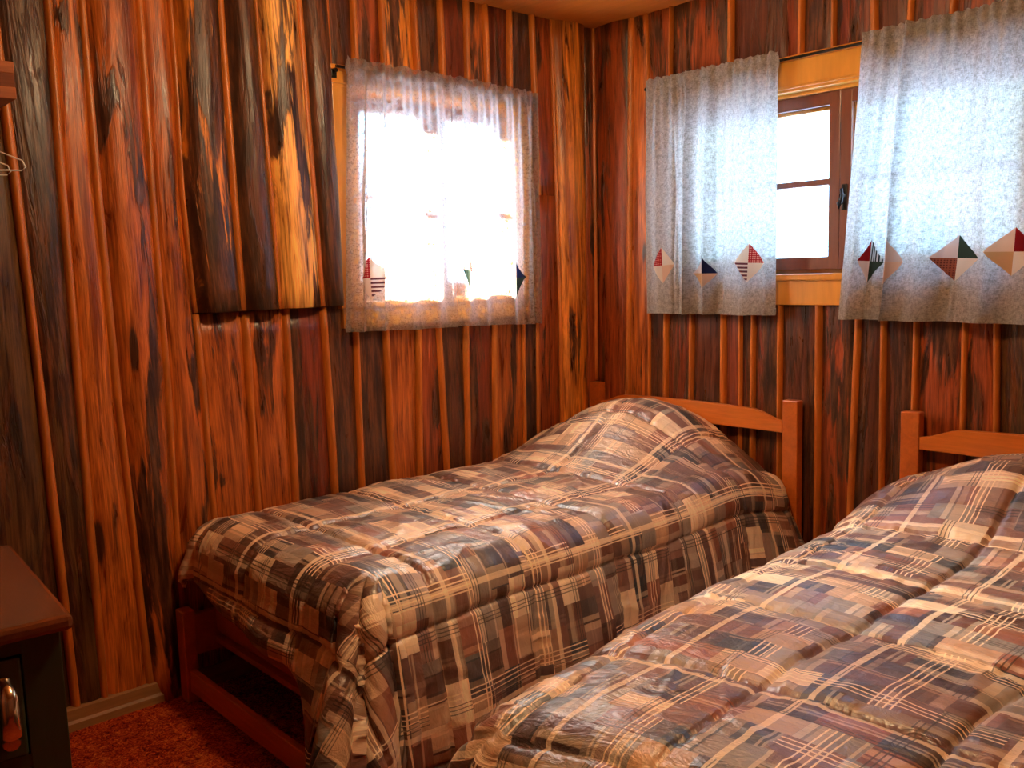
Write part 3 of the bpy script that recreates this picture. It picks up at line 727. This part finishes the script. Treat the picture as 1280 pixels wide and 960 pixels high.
# ------------------------------------------------------------------ ceiling lamp (out of frame) that warms the room
lampp = Vector((1.50, -1.66, 2.30))
cl = empty('ceiling_lamp', (lampp.x, lampp.y, ZC)); tag(cl, 'warm round ceiling lamp above the foot of the beds', 'lamp')
bm = bmesh.new(); tube(bm, [(0, 0, 0), (0, 0, -.02), (0, 0, -.021), (0, 0, -.16)], [.07, .065, .02, .02], 28); mesh_obj('lamp_base', bm, M_BRASS, cl, True)
t = NT('warm_bulb'); M_BULB = t.fin(t.n('ShaderNodeEmission', {0: (1, .70, .40), 1: 60.0}).outputs[0])
bm = bmesh.new(); bmesh.ops.create_uvsphere(bm, u_segments=24, v_segments=14, radius=.055); bmesh.ops.translate(bm, verts=bm.verts, vec=(0, 0, -.21))
mesh_obj('bulb', bm, M_BULB, cl, True)
ld = bpy.data.lights.new('lamp_light', 'POINT'); ld.energy = 270; ld.color = (1, .72, .38); ld.shadow_soft_size = .06
lo = bpy.data.objects.new('lamp_light', ld); link(lo); lo.location = (lampp.x, lampp.y, ZC-.21)

# ------------------------------------------------------------------ outdoors
def outdoor(name, col, rough=.9, sc=3):
    t = NT(name); n = t.noise(t.obj(), sc, 4)
    return t.fin(t.bsdf(t.mix(n, tuple(c*.5 for c in col), tuple(min(1, c*1.4) for c in col)), rough))
bm = bmesh.new(); box6(bm, -30, 30, .25, 40, -.9, -.8); box6(bm, -30, -.25, -30, .25, -.9, -.8)
struct(mesh_obj('outdoor_ground', bm, outdoor('pale_ground', (.20, .36, .58))))
M_LEAF = outdoor('leaf_green', (.42, .45, .10), .7, 6); M_TRUNK = outdoor('tree_bark', (.16, .10, .07))
def tree(x, y, h, r, label):
    o = empty('leafy_tree', (x, y, -.8)); tag(o, label, 'tree', 'trees outside the back window')
    bm = bmesh.new(); tube(bm, [(0, 0, 0), (.05, 0, h*.5), (0, .05, h*.9)], [.14, .10, .03], 10); mesh_obj('trunk', bm, M_TRUNK, o, True)
    bm = bmesh.new(); rnd = random.Random(x*7+y)
    for k in range(1500):
        while True:
            p = Vector((rnd.uniform(-1, 1), rnd.uniform(-1, 1), rnd.uniform(-1, 1)))
            if p.length < 1 and noi(p.x*2.2+x, p.y*2.2, p.z*2.2) > -.18: break
        p = Vector((p.x*r, p.y*r, h*.72+p.z*h*.36)); s = rnd.uniform(.05, .10)
        a = Vector((rnd.uniform(-1, 1), rnd.uniform(-1, 1), rnd.uniform(-1, 1))).normalized(); b = a.orthogonal().normalized(); c = a.cross(b)
        vs = [bm.verts.new(p+b*s), bm.verts.new(p+c*s*.6+a*s*.15), bm.verts.new(p-b*s), bm.verts.new(p-c*s*.6+a*s*.15)]
        bm.faces.new(vs)
    mesh_obj('foliage', bm, M_LEAF, o)
tree(-4.3, 5.8, 5.6, 1.3, 'leafy tree outside, seen through the left kite curtain')
tree(.5, 5.4, 5.2, 1.3, 'leafy tree outside, seen through the wide right kite curtain')
tree(-8.6, 9.5, 6.5, 2.0, 'leafy tree farthest left outside the back window')

world = bpy.data.worlds.new('World'); bpy.context.scene.world = world; world.use_nodes = True
wt = world.node_tree
for n_ in list(wt.nodes): wt.nodes.remove(n_)
wo = wt.nodes.new('ShaderNodeOutputWorld'); bg = wt.nodes.new('ShaderNodeBackground'); wt.links.new(bg.outputs[0], wo.inputs[0])
tc = wt.nodes.new('ShaderNodeTexCoord'); sx = wt.nodes.new('ShaderNodeSeparateXYZ'); rp = wt.nodes.new('ShaderNodeValToRGB')
wt.links.new(tc.outputs['Generated'], sx.inputs[0]); wt.links.new(sx.outputs[2], rp.inputs[0]); wt.links.new(rp.outputs[0], bg.inputs[0])
e = rp.color_ramp.elements; e[0].position = 0.0; e[0].color = (.36, .70, 1, 1); e[1].position = .45; e[1].color = (.24, .54, 1, 1)
bg.inputs[1].default_value = 11.0
sd = bpy.data.lights.new('sun', 'SUN'); sd.energy = 240; sd.angle = math.radians(9); sd.color = (1, .93, .82)
so = bpy.data.objects.new('sun', sd); link(so); so.rotation_euler = Vector((.85, -.05, -.44)).to_track_quat('-Z', 'Y').to_euler()
for nm, loc, rot, sz in (('sky_portal', (-.16, -.86, 1.58), (0, math.radians(-90), 0), (.8, .8)), ('sky_portal', (1.14, .16, 1.575), (math.radians(-90), 0, 0), (1.42, .68))):
    pd = bpy.data.lights.new(nm, 'AREA'); pd.shape = 'RECTANGLE'; pd.size, pd.size_y = sz; pd.cycles.is_portal = True
    po = bpy.data.objects.new(nm, pd); link(po); po.location = loc; po.rotation_euler = rot

# ------------------------------------------------------------------ camera and view
cd = bpy.data.cameras.new('camera'); cd.sensor_width = 36; cd.sensor_fit = 'HORIZONTAL'; cd.lens = 36*FPX/1280; cd.clip_start = .02
co = bpy.data.objects.new('camera', cd); link(co)
m = Matrix((( RGT.x, UPV.x, -FWD.x), (RGT.y, UPV.y, -FWD.y), (RGT.z, UPV.z, -FWD.z))).to_4x4(); m.translation = CAM
co.matrix_world = m
sc = bpy.context.scene; sc.camera = co
sc.view_settings.view_transform = 'Standard'; sc.view_settings.look = 'None'; sc.view_settings.gamma = 1
sc.view_settings.exposure = 0.0
